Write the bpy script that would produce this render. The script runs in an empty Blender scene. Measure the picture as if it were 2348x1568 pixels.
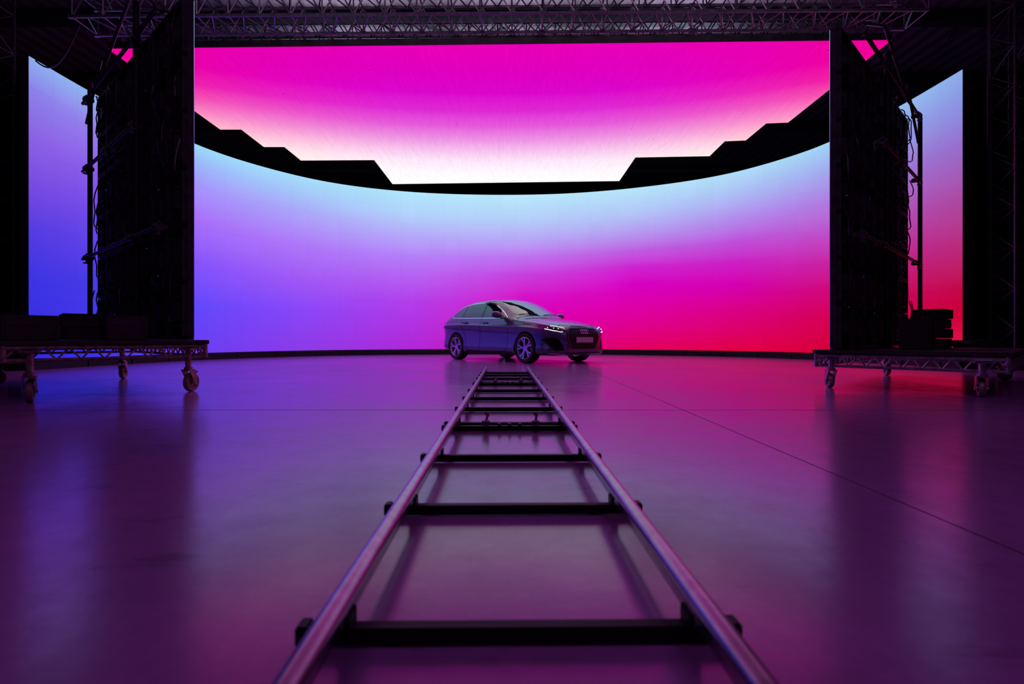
import bpy, bmesh, math, random
import numpy as np
from mathutils import Vector, Matrix
from mathutils.bvhtree import BVHTree
random.seed(7)
F=1174.0; CX=1174.0; HY=774.0; H=0.55
scene=bpy.context.scene
def lin(c):
    return tuple(((x/255)/12.92 if x/255<=0.04045 else ((x/255+0.055)/1.055)**2.4) for x in c)
# ---------------------------------------------------------------- materials
def newmat(name):
    m=bpy.data.materials.new(name); m.use_nodes=True
    return m,m.node_tree,m.node_tree.nodes['Principled BSDF']
def pbr(name,col,rough=0.5,metal=0.0,coat=0.0,noise=0.0,nscale=8.0,emit=None,estr=0,spec=0.5):
    m,nt,b=newmat(name)
    b.inputs['Base Color'].default_value=(*col,1); b.inputs['Roughness'].default_value=rough
    b.inputs['Metallic'].default_value=metal; b.inputs['Coat Weight'].default_value=coat
    b.inputs['Coat Roughness'].default_value=0.04
    b.inputs['Specular IOR Level'].default_value=spec
    if emit: b.inputs['Emission Color'].default_value=(*emit,1); b.inputs['Emission Strength'].default_value=estr
    if noise>0:
        tc=nt.nodes.new('ShaderNodeTexCoord'); n=nt.nodes.new('ShaderNodeTexNoise'); n.inputs['Scale'].default_value=nscale; n.inputs['Detail'].default_value=5
        nt.links.new(tc.outputs['Object'],n.inputs['Vector'])
        r=nt.nodes.new('ShaderNodeValToRGB')
        r.color_ramp.elements[0].color=(*[c*(1-noise) for c in col],1); r.color_ramp.elements[1].color=(*[min(1,c*(1+noise)) for c in col],1)
        r.color_ramp.elements[0].position=.3; r.color_ramp.elements[1].position=.7
        nt.links.new(n.outputs['Fac'],r.inputs['Fac']); nt.links.new(r.outputs['Color'],b.inputs['Base Color'])
        mr=nt.nodes.new('ShaderNodeMapRange'); mr.inputs['To Min'].default_value=max(0.02,rough*(1-noise*.5)); mr.inputs['To Max'].default_value=min(1,rough*(1+noise*.5))
        nt.links.new(n.outputs['Fac'],mr.inputs['Value']); nt.links.new(mr.outputs[0],b.inputs['Roughness'])
    return m
M_black=pbr('black_matte',(.004,.004,.005),.85,spec=.2)
M_hall=pbr('hall_black_drape',(.0025,.0025,.003),.95,spec=.05,noise=.4,nscale=2)
M_frame=pbr('black_metal',(.012,.012,.014),.55,.5,noise=.3)
M_cab=pbr('cabinet_black',(.034,.028,.036),.5,.2,noise=.5,nscale=12)
M_alu=pbr('aluminium',(.55,.52,.55),.32,.9,noise=.3,nscale=20)
M_truss=pbr('truss_aluminium',(.27,.25,.27),.42,.75,noise=.3,nscale=20)
M_darktube=pbr('dark_steel',(.12,.11,.12),.4,.8,noise=.3,nscale=15)
M_rail=pbr('track_rail_steel',(.33,.31,.36),.26,.95,noise=.2,nscale=25)
M_deck=pbr('deck_plywood',(.03,.024,.024),.7,noise=.4)
M_case=pbr('case_black',(.03,.024,.026),.6,noise=.4)
M_rubber=pbr('rubber',(.01,.01,.011),.75,noise=.2)
M_castw=pbr('caster_wheel',(.20,.12,.10),.5,.2,noise=.4,nscale=18)
M_castg=pbr('caster_wheel_grey',(.24,.22,.23),.4,.5,noise=.4,nscale=18)
M_rust=pbr('worn_steel',(.34,.24,.22),.5,.7,noise=.5,nscale=22)
M_cable=pbr('cable',(.034,.03,.038),.4)
M_roof=pbr('roof_sheet',(.42,.40,.45),.7,noise=.2,nscale=1)
M_beam=pbr('roof_beam',(.10,.14,.15),.6,noise=.2)
M_blue=pbr('status_blue',(.0,.0,.0),.5,emit=(.05,.15,1),estr=.35)
# ---------------------------------------------------------------- mesh builder
class MB:
    def __init__(s): s.v=[];s.f=[];s.m=[]
    def add(s,vs,fs,m=0):
        o=len(s.v); s.v+= [tuple(v) for v in vs]
        for f in fs: s.f.append([i+o for i in f]); s.m.append(m)
    def box(s,c,d,rot=None,m=0,bev=0.0):
        bm=bmesh.new(); bmesh.ops.create_cube(bm,size=1)
        for v in bm.verts: v.co=Vector((v.co.x*d[0],v.co.y*d[1],v.co.z*d[2]))
        if bev>0: bmesh.ops.bevel(bm,geom=bm.edges[:],offset=bev,segments=2,affect='EDGES')
        R=rot if rot is not None else Matrix.Identity(3)
        bm.verts.ensure_lookup_table(); bm.verts.index_update()
        s.add([R@v.co+Vector(c) for v in bm.verts],[[v.index for v in f.verts] for f in bm.faces],m); bm.free()
    def tube(s,p,q,r,n=8,m=0,r2=None):
        p=Vector(p);q=Vector(q);d=(q-p)
        if d.length<1e-6: return
        d.normalize(); a=d.orthogonal().normalized(); b=d.cross(a); r2=r if r2 is None else r2
        vs=[p+r*(math.cos(t)*a+math.sin(t)*b) for t in [2*math.pi*i/n for i in range(n)]]+[q+r2*(math.cos(t)*a+math.sin(t)*b) for t in [2*math.pi*i/n for i in range(n)]]
        fs=[[i,(i+1)%n,n+(i+1)%n,n+i] for i in range(n)]+[list(range(n))[::-1],list(range(n,2*n))]
        s.add(vs,fs,m)
    def polytube(s,pts,r,n=6,m=0):
        pts=[Vector(p) for p in pts]; vs=[];fs=[];a=None
        for i,p in enumerate(pts):
            d=(pts[min(i+1,len(pts)-1)]-pts[max(i-1,0)]).normalized()
            if a is None: a=d.orthogonal().normalized()
            else:
                a=(a-d*a.dot(d)); a=a.normalized() if a.length>1e-5 else d.orthogonal().normalized()
            b=d.cross(a)
            vs+=[p+r*(math.cos(2*math.pi*k/n)*a+math.sin(2*math.pi*k/n)*b) for k in range(n)]
        for i in range(len(pts)-1):
            for k in range(n): fs.append([i*n+k,i*n+(k+1)%n,(i+1)*n+(k+1)%n,(i+1)*n+k])
        fs.append(list(range(n))[::-1]); fs.append([ (len(pts)-1)*n+k for k in range(n)])
        s.add(vs,fs,m)
    def lathe(s,prof,o,ax,n=32,m=0,closed=True):
        o=Vector(o);ax=Vector(ax).normalized();a=ax.orthogonal().normalized();b=ax.cross(a);k=len(prof)
        vs=[];fs=[]
        for i in range(n):
            t=2*math.pi*i/n
            for r,h in prof: vs.append(o+ax*h+r*(math.cos(t)*a+math.sin(t)*b))
        for i in range(n):
            j=(i+1)%n
            for q in range(k if closed else k-1):
                q2=(q+1)%k
                fs.append([i*k+q,j*k+q,j*k+q2,i*k+q2])
        s.add(vs,fs,m)
    def obj(s,name,mats,parent=None,smooth=True,angle=35,center=True):
        me=bpy.data.meshes.new(name); v=np.array(s.v,dtype=float)
        c=(v.min(0)+v.max(0))/2 if center else np.zeros(3)
        me.from_pydata((v-c).tolist(),[],s.f); 
        if not isinstance(mats,(list,tuple)): mats=[mats]
        for mm in mats: me.materials.append(mm)
        for p,mi in zip(me.polygons,s.m): p.material_index=mi
        bm=bmesh.new(); bm.from_mesh(me); bmesh.ops.recalc_face_normals(bm,faces=bm.faces[:]); bm.to_mesh(me); bm.free()
        if smooth:
            for p in me.polygons: p.use_smooth=True
            me.set_sharp_from_angle(angle=math.radians(angle))
        ob=bpy.data.objects.new(name,me); scene.collection.objects.link(ob); ob.location=c.tolist()
        if parent: ob.parent=parent
        return ob
def empty(name,loc,rz=0,label=None,cat=None,parent=None):
    e=bpy.data.objects.new(name,None); scene.collection.objects.link(e); e.location=loc; e.rotation_euler=(0,0,rz); e.empty_display_size=.2
    if parent: e.parent=parent
    if label: e['label']=label
    if cat: e['category']=cat
    return e
def tag(o,label,cat,group=None):
    o['label']=label;o['category']=cat
    if group:o['group']=group
def truss(mb,p,q,w,h,seg,r=.024,rb=.011,up=(0,0,1)):
    p=Vector(p);q=Vector(q);d=(q-p);L=d.length;d.normalize();up=Vector(up)
    sd=d.cross(up).normalized();u=sd.cross(d).normalized()
    cor=[(-w/2,-h/2),(w/2,-h/2),(w/2,h/2),(-w/2,h/2)]
    for a,b in cor: mb.tube(p+sd*a+u*b,q+sd*a+u*b,r,8)
    n=max(1,round(L/seg))
    for k in range(4):
        c1=cor[k];c2=cor[(k+1)%4]
        for i in range(n):
            a=p+d*(L*i/n);b=p+d*(L*(i+.5)/n);c=p+d*(L*(i+1)/n)
            P=lambda o,cc:o+sd*cc[0]+u*cc[1]
            mb.tube(P(a,c1),P(b,c2),rb,5); mb.tube(P(b,c2),P(c,c1),rb,5)
            mb.tube(P(a,c1),P(a,c2),rb,5)
        mb.tube(P(q,c1),P(q,c2),rb,5)
    for i in range(0,n+1,5):
        a=p+d*(L*i/n)
        for c1 in cor: mb.tube(a+sd*c1[0]+u*c1[1]-d*.05,a+sd*c1[0]+u*c1[1]+d*.05,r*1.35,8)
# ---------------------------------------------------------------- room
def plane(name,vs,mat,kind=True):
    mb=MB(); mb.add(vs,[[0,1,2,3]]); o=mb.obj(name,mat,smooth=False); o['kind']='structure'; return o
XL,XR,YF,YB,ZC=-15,15,-8,27,8.6
def floor_mat():
    m,nt,b=newmat('polished_concrete'); N=nt.nodes.new; L=nt.links.new
    g=N('ShaderNodeNewGeometry')
    n1=N('ShaderNodeTexNoise'); n1.inputs['Scale'].default_value=.55; n1.inputs['Detail'].default_value=8; n1.inputs['Roughness'].default_value=.62
    n2=N('ShaderNodeTexNoise'); n2.inputs['Scale'].default_value=5; n2.inputs['Detail'].default_value=8; n2.inputs['Roughness'].default_value=.7
    for n in (n1,n2): L(g.outputs['Position'],n.inputs['Vector'])
    add=N('ShaderNodeMath'); add.operation='ADD'; L(n1.outputs['Fac'],add.inputs[0])
    mul=N('ShaderNodeMath'); mul.operation='MULTIPLY'; mul.inputs[1].default_value=.5; L(n2.outputs['Fac'],mul.inputs[0]); L(mul.outputs[0],add.inputs[1])
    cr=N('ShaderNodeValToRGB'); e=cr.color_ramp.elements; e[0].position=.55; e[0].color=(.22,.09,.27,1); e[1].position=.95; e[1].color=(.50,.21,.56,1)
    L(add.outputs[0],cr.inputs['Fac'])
    sx=N('ShaderNodeSeparateXYZ'); L(g.outputs['Position'],sx.inputs[0])
    def line(out,pos,w):
        a=N('ShaderNodeMath');a.operation='SUBTRACT';a.inputs[1].default_value=pos;L(out,a.inputs[0])
        c=N('ShaderNodeMath');c.operation='ABSOLUTE';L(a.outputs[0],c.inputs[0])
        d=N('ShaderNodeMath');d.operation='LESS_THAN';d.inputs[1].default_value=w;L(c.outputs[0],d.inputs[0]);return d.outputs[0]
    l1=line(sx.outputs['X'],1.30,.004); l2=line(sx.outputs['Y'],3.89,.008)
    mx=N('ShaderNodeMath');mx.operation='MAXIMUM';L(l1,mx.inputs[0]);L(l2,mx.inputs[1])
    v=N('ShaderNodeTexNoise'); v.inputs['Scale'].default_value=2.3; v.inputs['Detail'].default_value=4
    mp=N('ShaderNodeMapping'); mp.inputs['Scale'].default_value=(.8,3.2,1); mp.inputs['Rotation'].default_value=(0,0,.3); L(g.outputs['Position'],mp.inputs['Vector']); L(mp.outputs[0],v.inputs['Vector'])
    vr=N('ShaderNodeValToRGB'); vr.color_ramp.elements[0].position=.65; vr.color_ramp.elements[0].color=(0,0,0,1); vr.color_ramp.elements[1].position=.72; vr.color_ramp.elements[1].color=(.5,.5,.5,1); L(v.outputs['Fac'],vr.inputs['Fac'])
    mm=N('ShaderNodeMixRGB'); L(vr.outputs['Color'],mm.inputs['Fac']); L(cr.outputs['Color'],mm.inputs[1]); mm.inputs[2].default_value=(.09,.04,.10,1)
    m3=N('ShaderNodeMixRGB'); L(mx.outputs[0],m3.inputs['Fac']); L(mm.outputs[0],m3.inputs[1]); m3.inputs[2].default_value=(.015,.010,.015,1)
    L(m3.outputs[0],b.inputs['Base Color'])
    mr=N('ShaderNodeMapRange'); mr.inputs['From Min'].default_value=.5; mr.inputs['From Max'].default_value=1.0; mr.inputs['To Min'].default_value=.28; mr.inputs['To Max'].default_value=.12
    L(add.outputs[0],mr.inputs['Value'])
    ad=N('ShaderNodeMath');ad.operation='ADD';L(mr.outputs[0],ad.inputs[0]);L(mx.outputs[0],ad.inputs[1]);L(ad.outputs[0],b.inputs['Roughness'])
    bp=N('ShaderNodeBump'); bp.inputs['Strength'].default_value=.07; bp.inputs['Distance'].default_value=.01; L(n2.outputs['Fac'],bp.inputs['Height']); L(bp.outputs[0],b.inputs['Normal'])
    b.inputs['Specular IOR Level'].default_value=.75
    return m
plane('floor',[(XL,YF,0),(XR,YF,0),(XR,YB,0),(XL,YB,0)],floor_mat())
plane('wall_back',[(XL,YB,0),(XR,YB,0),(XR,YB,ZC),(XL,YB,ZC)],M_hall)
plane('wall_left',[(XL,YF,0),(XL,YB,0),(XL,YB,ZC),(XL,YF,ZC)],M_hall)
plane('wall_right',[(XR,YF,0),(XR,YB,0),(XR,YB,ZC),(XR,YF,ZC)],M_hall)
plane('wall_front',[(XL,YF,0),(XR,YF,0),(XR,YF,ZC),(XL,YF,ZC)],M_hall)
mb=MB(); nx=300; vs=[];fs=[]
for i in range(nx+1):
    x=XL+(XR-XL)*i/nx; z=ZC+(.04 if (i//2)%2 else 0)
    vs+=[(x,YF,z),(x,YB,z)]
for i in range(nx): fs.append([2*i,2*i+1,2*i+3,2*i+2])
mb.add(vs,fs); o=mb.obj('ceiling',M_roof,smooth=False); o['kind']='structure'
for y in (10.2,12.6,15.6,19,24):
    mb=MB()
    for zz in (ZC-.34,ZC-.02): mb.box((0,y,zz),(XR-XL,.18,.03))
    mb.box((0,y,ZC-.18),(XR-XL,.02,.32))
    for k in range(-6,7):
        mb.tube((k*2.2,y,ZC-.34),(k*2.2+.7*(1 if k%2 else -1),y+1.1,ZC-.02),.04,8)
    o=mb.obj('roof_beam',M_beam,smooth=True); tag(o,'painted steel roof beam with diagonal struts','roof beam','steel roof beams')
# ---------------------------------------------------------------- LED materials
def ramp(nt,stops):
    r=nt.nodes.new('ShaderNodeValToRGB'); cr=r.color_ramp; stops=sorted(stops)
    cr.elements[0].position=stops[0][0]; cr.elements[0].color=(*lin(stops[0][1]),1)
    cr.elements[1].position=stops[-1][0]; cr.elements[1].color=(*lin(stops[-1][1]),1)
    for p,c in stops[1:-1]:
        e=cr.elements.new(p); e.color=(*lin(c),1)
    return r
def led_mat(name,cols,strength,npx=(1,1)):
    m=bpy.data.materials.new(name); m.use_nodes=True; nt=m.node_tree; nt.nodes.clear(); L=nt.links.new;N=nt.nodes.new
    uv=N('ShaderNodeTexCoord'); sp=N('ShaderNodeSeparateXYZ'); L(uv.outputs['UV'],sp.inputs[0])
    prev=None
    for i,(u,st) in enumerate(cols):
        r=ramp(nt,st); L(sp.outputs['Y'],r.inputs['Fac'])
        if prev is None: prev=r.outputs['Color']
        else:
            mr=N('ShaderNodeMapRange'); mr.inputs['From Min'].default_value=cols[i-1][0]; mr.inputs['From Max'].default_value=u
            L(sp.outputs['X'],mr.inputs['Value'])
            mx=N('ShaderNodeMixRGB'); L(mr.outputs[0],mx.inputs['Fac']); L(prev,mx.inputs[1]); L(r.outputs['Color'],mx.inputs[2]); prev=mx.outputs[0]
    mp=N('ShaderNodeMapping'); mp.inputs['Scale'].default_value=(npx[0],npx[1],1); L(uv.outputs['UV'],mp.inputs['Vector'])
    ch=N('ShaderNodeTexWhiteNoise'); fl=N('ShaderNodeVectorMath'); fl.operation='FLOOR'; L(mp.outputs[0],fl.inputs[0]); L(fl.outputs[0],ch.inputs['Vector'])
    mr=N('ShaderNodeMapRange'); mr.inputs['To Min'].default_value=.985*strength; mr.inputs['To Max'].default_value=1.01*strength; L(ch.outputs['Value'],mr.inputs['Value'])
    fr=N('ShaderNodeVectorMath'); fr.operation='FRACTION'; L(mp.outputs[0],fr.inputs[0]); sf=N('ShaderNodeSeparateXYZ'); L(fr.outputs[0],sf.inputs[0])
    def lt(o):
        q=N('ShaderNodeMath'); q.operation='LESS_THAN'; q.inputs[1].default_value=.022; L(o,q.inputs[0]); return q.outputs[0]
    a=N('ShaderNodeMath'); a.operation='MAXIMUM'; L(lt(sf.outputs['X']),a.inputs[0]); L(lt(sf.outputs['Y']),a.inputs[1])
    b=N('ShaderNodeMath'); b.operation='MULTIPLY_ADD'; b.inputs[1].default_value=-.05*strength; L(a.outputs[0],b.inputs[0]); L(mr.outputs[0],b.inputs[2])
    em=N('ShaderNodeEmission'); L(prev,em.inputs['Color']); L(b.outputs[0],em.inputs['Strength'])
    out=N('ShaderNodeOutputMaterial'); L(em.outputs[0],out.inputs['Surface']); return m
# ---------------------------------------------------------------- curved LED wall
ZT,ZB_=5.27,.17
pp=[(66,128),(220,218),(447,332),(600,382),(750,418),(900,437),(1030,445),(1174,447),(1300,444),(1450,432),(1650,404),(1800,363),(1899,328),(2065,243),(2207,159)]
ctrl=[]
for px,py in pp:
    d=(ZT-H)*F/(HY-py); ctrl.append(np.array([(px-CX)/F*d,d]))
def catmull(c,n):
    c=[2*c[0]-c[1]]+c+[2*c[-1]-c[-2]]; out=[]
    for i in range(1,len(c)-2):
        p0,p1,p2,p3=c[i-1:i+3]
        t0=0;t1=t0+np.linalg.norm(p1-p0)**.5;t2=t1+np.linalg.norm(p2-p1)**.5;t3=t2+np.linalg.norm(p3-p2)**.5
        for k in range(n):
            t=t1+(t2-t1)*k/n
            A1=(t1-t)/(t1-t0)*p0+(t-t0)/(t1-t0)*p1;A2=(t2-t)/(t2-t1)*p1+(t-t1)/(t2-t1)*p2;A3=(t3-t)/(t3-t2)*p2+(t-t2)/(t3-t2)*p3
            B1=(t2-t)/(t2-t0)*A1+(t-t0)/(t2-t0)*A2;B2=(t3-t)/(t3-t1)*A2+(t-t1)/(t3-t1)*A3
            out.append((t2-t)/(t2-t1)*B1+(t-t1)/(t2-t1)*B2)
    out.append(c[-2]); return out
path=catmull(ctrl,10)
P=np.array(path)
for _ in range(25): P[1:-1]=.25*P[:-2]+.5*P[1:-1]+.25*P[2:]
arc=np.concatenate([[0],np.cumsum(np.linalg.norm(np.diff(P,axis=0),axis=1))]); U=arc/arc[-1]
PXs=CX+P[:,0]/P[:,1]*F
def u_of(px): return float(np.interp(px,PXs,U))
def v_of(px,py):
    d=float(np.interp(px,PXs,P[:,1])); z=H-(py-HY)/F*d; return min(1,max(0,(z-ZB_)/(ZT-ZB_)))
colspec=[
(70,[(135,(140,170,238)),(200,(140,130,235)),(300,(140,100,228)),(420,(120,75,225)),(520,(85,60,225)),(640,(62,52,228)),(820,(48,42,225))]),
(225,[(225,(145,180,240)),(300,(150,125,238)),(400,(140,90,235)),(500,(110,72,235)),(640,(75,58,232)),(810,(60,52,232))]),
(450,[(335,(155,215,248)),(370,(155,185,250)),(420,(165,150,252)),(500,(168,112,250)),(600,(135,84,252)),(700,(98,72,252)),(805,(104,62,242))]),
(700,[(408,(165,220,250)),(445,(165,200,250)),(490,(172,165,250)),(560,(176,120,250)),(640,(162,88,246)),(710,(138,70,248)),(800,(142,58,232))]),
(950,[(443,(178,230,252)),(490,(178,212,252)),(540,(182,170,250)),(590,(180,125,248)),(640,(182,92,242)),(690,(180,62,236)),(740,(178,50,226)),(800,(176,38,214))]),
(1200,[(447,(185,232,252)),(500,(180,208,250)),(550,(184,165,246)),(590,(190,112,240)),(630,(200,62,224)),(675,(214,18,202)),(720,(220,0,184)),(800,(216,0,145))]),
(1450,[(433,(182,228,250)),(485,(178,200,248)),(535,(182,152,240)),(575,(192,92,226)),(610,(206,36,210)),(648,(216,0,196)),(710,(222,0,165)),(800,(226,0,95))]),
(1700,[(393,(176,220,248)),(440,(172,190,246)),(495,(178,140,238)),(550,(190,80,218)),(600,(204,30,196)),(650,(213,0,175)),(710,(218,0,130)),(800,(226,0,70))]),
(1895,[(332,(160,210,246)),(390,(162,170,238)),(460,(175,125,226)),(540,(192,75,200)),(600,(202,35,165)),(660,(208,8,125)),(730,(214,0,85)),(800,(214,0,58))]),
(2205,[(162,(142,172,235)),(240,(140,145,225)),(330,(150,110,205)),(450,(172,75,165)),(560,(185,42,125)),(660,(196,8,75)),(720,(205,0,55)),(800,(222,20,75))])]
cols=[(u_of(px),[(v_of(px,y),c) for y,c in st]) for px,st in colspec]
M_led=led_mat('led_content_wall',cols,1.0,(56,10))
lw=empty('curved_led_wall',(0,float(P[len(P)//2][1]),0),0,'tall curved LED screen glowing cyan, violet, magenta and red','led screen')
def strip(mb,Pa,z0,z1,m=0):
    n=len(Pa); mb.add([(p[0],p[1],z0) for p in Pa]+[(p[0],p[1],z1) for p in Pa],[[i,i+1,n+i+1,n+i] for i in range(n-1)],m)
def local(mb,e):
    l=e.location; mb.v=[(a-l[0],b-l[1],c-l[2]) for a,b,c in mb.v]; return mb
mb=MB(); strip(mb,P,ZB_,ZT)
sc_=local(mb,lw).obj('screen',M_led,lw,smooth=True)
me=sc_.data; uvl=me.uv_layers.new(name='UVMap'); n=len(P)
for lp in me.loops:
    vi=lp.vertex_index; uvl.data[lp.index].uv=(U[vi%n],float(vi>=n))
T=np.gradient(P,axis=0); T/=np.linalg.norm(T,axis=1)[:,None]; Nn=np.stack([-T[:,1],T[:,0]],1)
if np.dot(Nn[n//2],[0,1])<0: Nn=-Nn
mb=MB()
def solid(mb,A,B,z0,z1):
    n=len(A); vs=[(p[0],p[1],z) for z in (z0,z1) for Q in (A,B) for p in Q]; f=[]
    for i in range(n-1):
        f+=[[i,i+1,n+i+1,n+i],[2*n+i,2*n+i+1,3*n+i+1,3*n+i],[i,i+1,2*n+i+1,2*n+i],[n+i,n+i+1,3*n+i+1,3*n+i]]
    f+=[[0,n,3*n,2*n],[n-1,2*n-1,4*n-1,3*n-1]]; mb.add(vs,f)
solid(mb,P+Nn*.01,P+Nn*.14,ZB_,ZT)
local(mb,lw).obj('cabinet_shell',M_cab,lw)
mb=MB(); solid(mb,P-Nn*.05,P+Nn*.4,0,ZB_-.01)
tot=arc[-1]; k=0
while k<tot:
    i=int(np.searchsorted(arc,k)); i=min(i,n-1); p=P[i]-Nn[i]*.055
    ang=math.atan2(T[i][1],T[i][0]); R=Matrix.Rotation(ang,3,'Z'); mb.box((p[0],p[1],.08),(.03,.02,.15),R); mb.box((p[0],p[1],.145),(.9,.012,.02),R); k+=1.0
b_=local(mb,lw).obj('base_plinth',M_frame,lw)
# ---------------------------------------------------------------- ceiling LED
ZCE=5.45
cp=[(247,112),(505,297),(553,297),(605,337),(652,337),(690,368),(858,367),(900,422),(1420,415),(1457,361),(1627,358),(1662,324),(1710,322),(1757,283),(1807,281),(2045,92)]
cw=[]
for px,py in cp:
    d=(ZCE-H)*F/(HY-py); cw.append(((px-CX)/F*d,d))
def ceil_mat():
    m=bpy.data.materials.new('led_content_ceiling'); m.use_nodes=True; nt=m.node_tree; nt.nodes.clear(); L=nt.links.new;N=nt.nodes.new
    g=N('ShaderNodeNewGeometry'); sp=N('ShaderNodeSeparateXYZ'); L(g.outputs['Position'],sp.inputs[0])
    def M(op,a,b=None,v=None):
        q=N('ShaderNodeMath');q.operation=op
        L(a,q.inputs[0])
        if b is not None: L(b,q.inputs[1])
        if v is not None: q.inputs[1].default_value=v
        return q.outputs[0]
    xx=M('ADD',sp.outputs['X'],v=.3); x2=M('MULTIPLY',xx,xx); xk=M('MULTIPLY',x2,v=.032); t=M('ADD',sp.outputs['Y'],xk)
    mr=N('ShaderNodeMapRange'); mr.inputs['From Min'].default_value=8.5; mr.inputs['From Max'].default_value=16.5; L(t,mr.inputs['Value'])
    f=lambda y:(y-8.3)/8.0
    A=ramp(nt,[(f(8.4),(232,0,182)),(f(9.2),(222,0,190)),(f(10.1),(218,6,203)),(f(10.9),(222,40,212)),(f(11.7),(228,90,218)),(f(12.5),(236,145,226)),(f(13.3),(246,195,238)),(f(14.1),(253,230,250)),(f(15.0),(255,248,255)),(1,(255,255,255))])
    B=ramp(nt,[(f(8.4),(242,0,150)),(f(10.0),(240,0,150)),(f(10.8),(242,30,160)),(f(11.5),(246,80,175)),(f(12.3),(250,135,195)),(f(13.1),(255,180,205)),(f(14.2),(255,225,225)),(1,(255,250,250))])
    L(mr.outputs[0],A.inputs['Fac']);L(mr.outputs[0],B.inputs['Fac'])
    fx=N('ShaderNodeMapRange'); fx.inputs['From Min'].default_value=4; fx.inputs['From Max'].default_value=42; L(x2,fx.inputs['Value'])
    mx=N('ShaderNodeMixRGB'); L(fx.outputs[0],mx.inputs['Fac']);L(A.outputs[0],mx.inputs[1]);L(B.outputs[0],mx.inputs[2])
    vo=N('ShaderNodeTexVoronoi'); vo.inputs['Scale'].default_value=1.6; L(g.outputs['Position'],vo.inputs['Vector'])
    lt=M('LESS_THAN',vo.outputs['Distance'],v=.022)
    m2=N('ShaderNodeMixRGB'); L(lt,m2.inputs['Fac']);L(mx.outputs[0],m2.inputs[1]);m2.inputs[2].default_value=(.2,.0,.15,1)
    mp=N('ShaderNodeMapping'); mp.inputs['Scale'].default_value=(9,.7,1); mp.inputs['Rotation'].default_value=(0,0,.05); L(g.outputs['Position'],mp.inputs['Vector'])
    ns=N('ShaderNodeTexNoise'); ns.inputs['Scale'].default_value=3; ns.inputs['Detail'].default_value=6; L(mp.outputs[0],ns.inputs['Vector'])
    st=N('ShaderNodeMapRange'); st.inputs['From Min'].default_value=.3; st.inputs['From Max'].default_value=.75; st.inputs['To Min'].default_value=.96; st.inputs['To Max'].default_value=1.08; L(ns.outputs['Fac'],st.inputs['Value'])
    em=N('ShaderNodeEmission'); L(m2.outputs[0],em.inputs['Color']); L(st.outputs[0],em.inputs['Strength'])
    out=N('ShaderNodeOutputMaterial'); L(em.outputs[0],out.inputs['Surface']); return m
cl=empty('ceiling_led_screen',(0,12,ZCE),0,'stepped overhead LED screen glowing magenta fading to white','led screen')
mb=MB(); mb.add([(x,y,ZCE) for x,y in cw],[list(range(len(cw)))]); o=local(mb,cl).obj('screen',ceil_mat(),cl,smooth=False)
mb=MB(); k=len(cw); mb.add([(x,y,ZCE+.01) for x,y in cw]+[(x,y,ZCE+.12) for x,y in cw],[list(range(k)),list(range(k,2*k))]+[[i,(i+1)%k,k+(i+1)%k,k+i] for i in range(k)])
local(mb,cl).obj('cabinet_shell',M_cab,cl,smooth=False)
# ---------------------------------------------------------------- trusses
def mktruss(name,p,q,w,h,seg,label,mat=M_truss,**k):
    mb=MB(); truss(mb,p,q,w,h,seg,**k); o=mb.obj(name,mat); tag(o,label,'truss'); return o
mktruss('lighting_truss',(-6.95,8.34,5.83),(6.45,8.17,5.83),.5,.42,.5,'long aluminium box truss above the overhead screen edge',r=.026,rb=.012)
mktruss('lighting_truss',(-6.8,9.15,5.815),(6.3,9.0,5.815),.4,.4,.5,'second aluminium box truss resting over the overhead screen')
for x,y in ((8.75,8.9),(-9.0,8.8),(10.2,10.5)):
    mktruss('truss_tower',(x,y,0.0),(x,y,7.6),.45,.45,.7,'black vertical truss tower beside the LED wall',mat=M_darktube,up=(0,1,0))
for x,y in ((-3.5,8.29),(3.1,8.21)):
    e=empty('chain_hoist',(x,y,6.09),0,'black chain hoist hanging above the truss','chain hoist')
    mb=MB(); mb.box((0,0,.42),(.2,.3,.26),bev=.03); mb.box((0,.1,.3),(.12,.16,.2),bev=.02); mb.obj('motor',M_frame,e)
    mb=MB(); mb.tube((0,0,0),(0,0,.3),.012); mb.tube((0,0,.5),(0,0,ZC-6.09),.01); mb.obj('chain',M_darktube,e)
    mb=MB(); mb.polytube([(.05+.12*math.sin(t),0,.32-.26*math.sin(t)) for t in np.linspace(0,math.pi,10)],.03,8); mb.obj('chain_bag',M_black,e)
mb=MB(); mb.polytube([(-8.0+.98*t,8.6-.2*t,5.2+.62*t-.45*math.sin(math.pi*t)*(1-t*.3)) for t in np.linspace(0,1,20)],.014); o=mb.obj('hanging_cable',M_darktube); tag(o,'thin cable sagging from truss to LED wall top','cable')
# ---------------------------------------------------------------- camera track
ang=.0132
def track(y0,y1,rungs):
    c=Vector((.026-math.sin(ang)*y0,math.cos(ang)*y0,0)); e=empty('camera_track',c,ang,'steel camera dolly track section with black crossbars','camera track'); e['group']='dolly track sections'
    Lh=y1-y0
    for sx in (-.31,.31):
        mb=MB(); 
        mb.tube((sx,.004,.094),(sx,Lh-.004,.094),.020,20); mb.box((sx,Lh/2,.062),(.010,Lh-.04,.028))
        mb.obj('rail',M_rail,e)
    for r in rungs:
        y=r-y0; mb=MB(); mb.box((0,y,.019),(.79,.032,.030),bev=.004)
        for sx in (-.386,.386): mb.box((sx,y,.020),(.024,.038,.038),bev=.004)
        for sx in (-.31,.31): mb.box((sx,y,.043),(.022,.05,.034),bev=.003)
        mb.obj('crossbar',M_frame,e)
    return e
tr=[track(.215,3.065,[.29,.925,1.59,2.262,3.005]),track(3.07,5.90,[3.13,3.80,4.46,5.12,5.84]),track(5.905,7.76,[5.965,6.60,7.20,7.70])]
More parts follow.
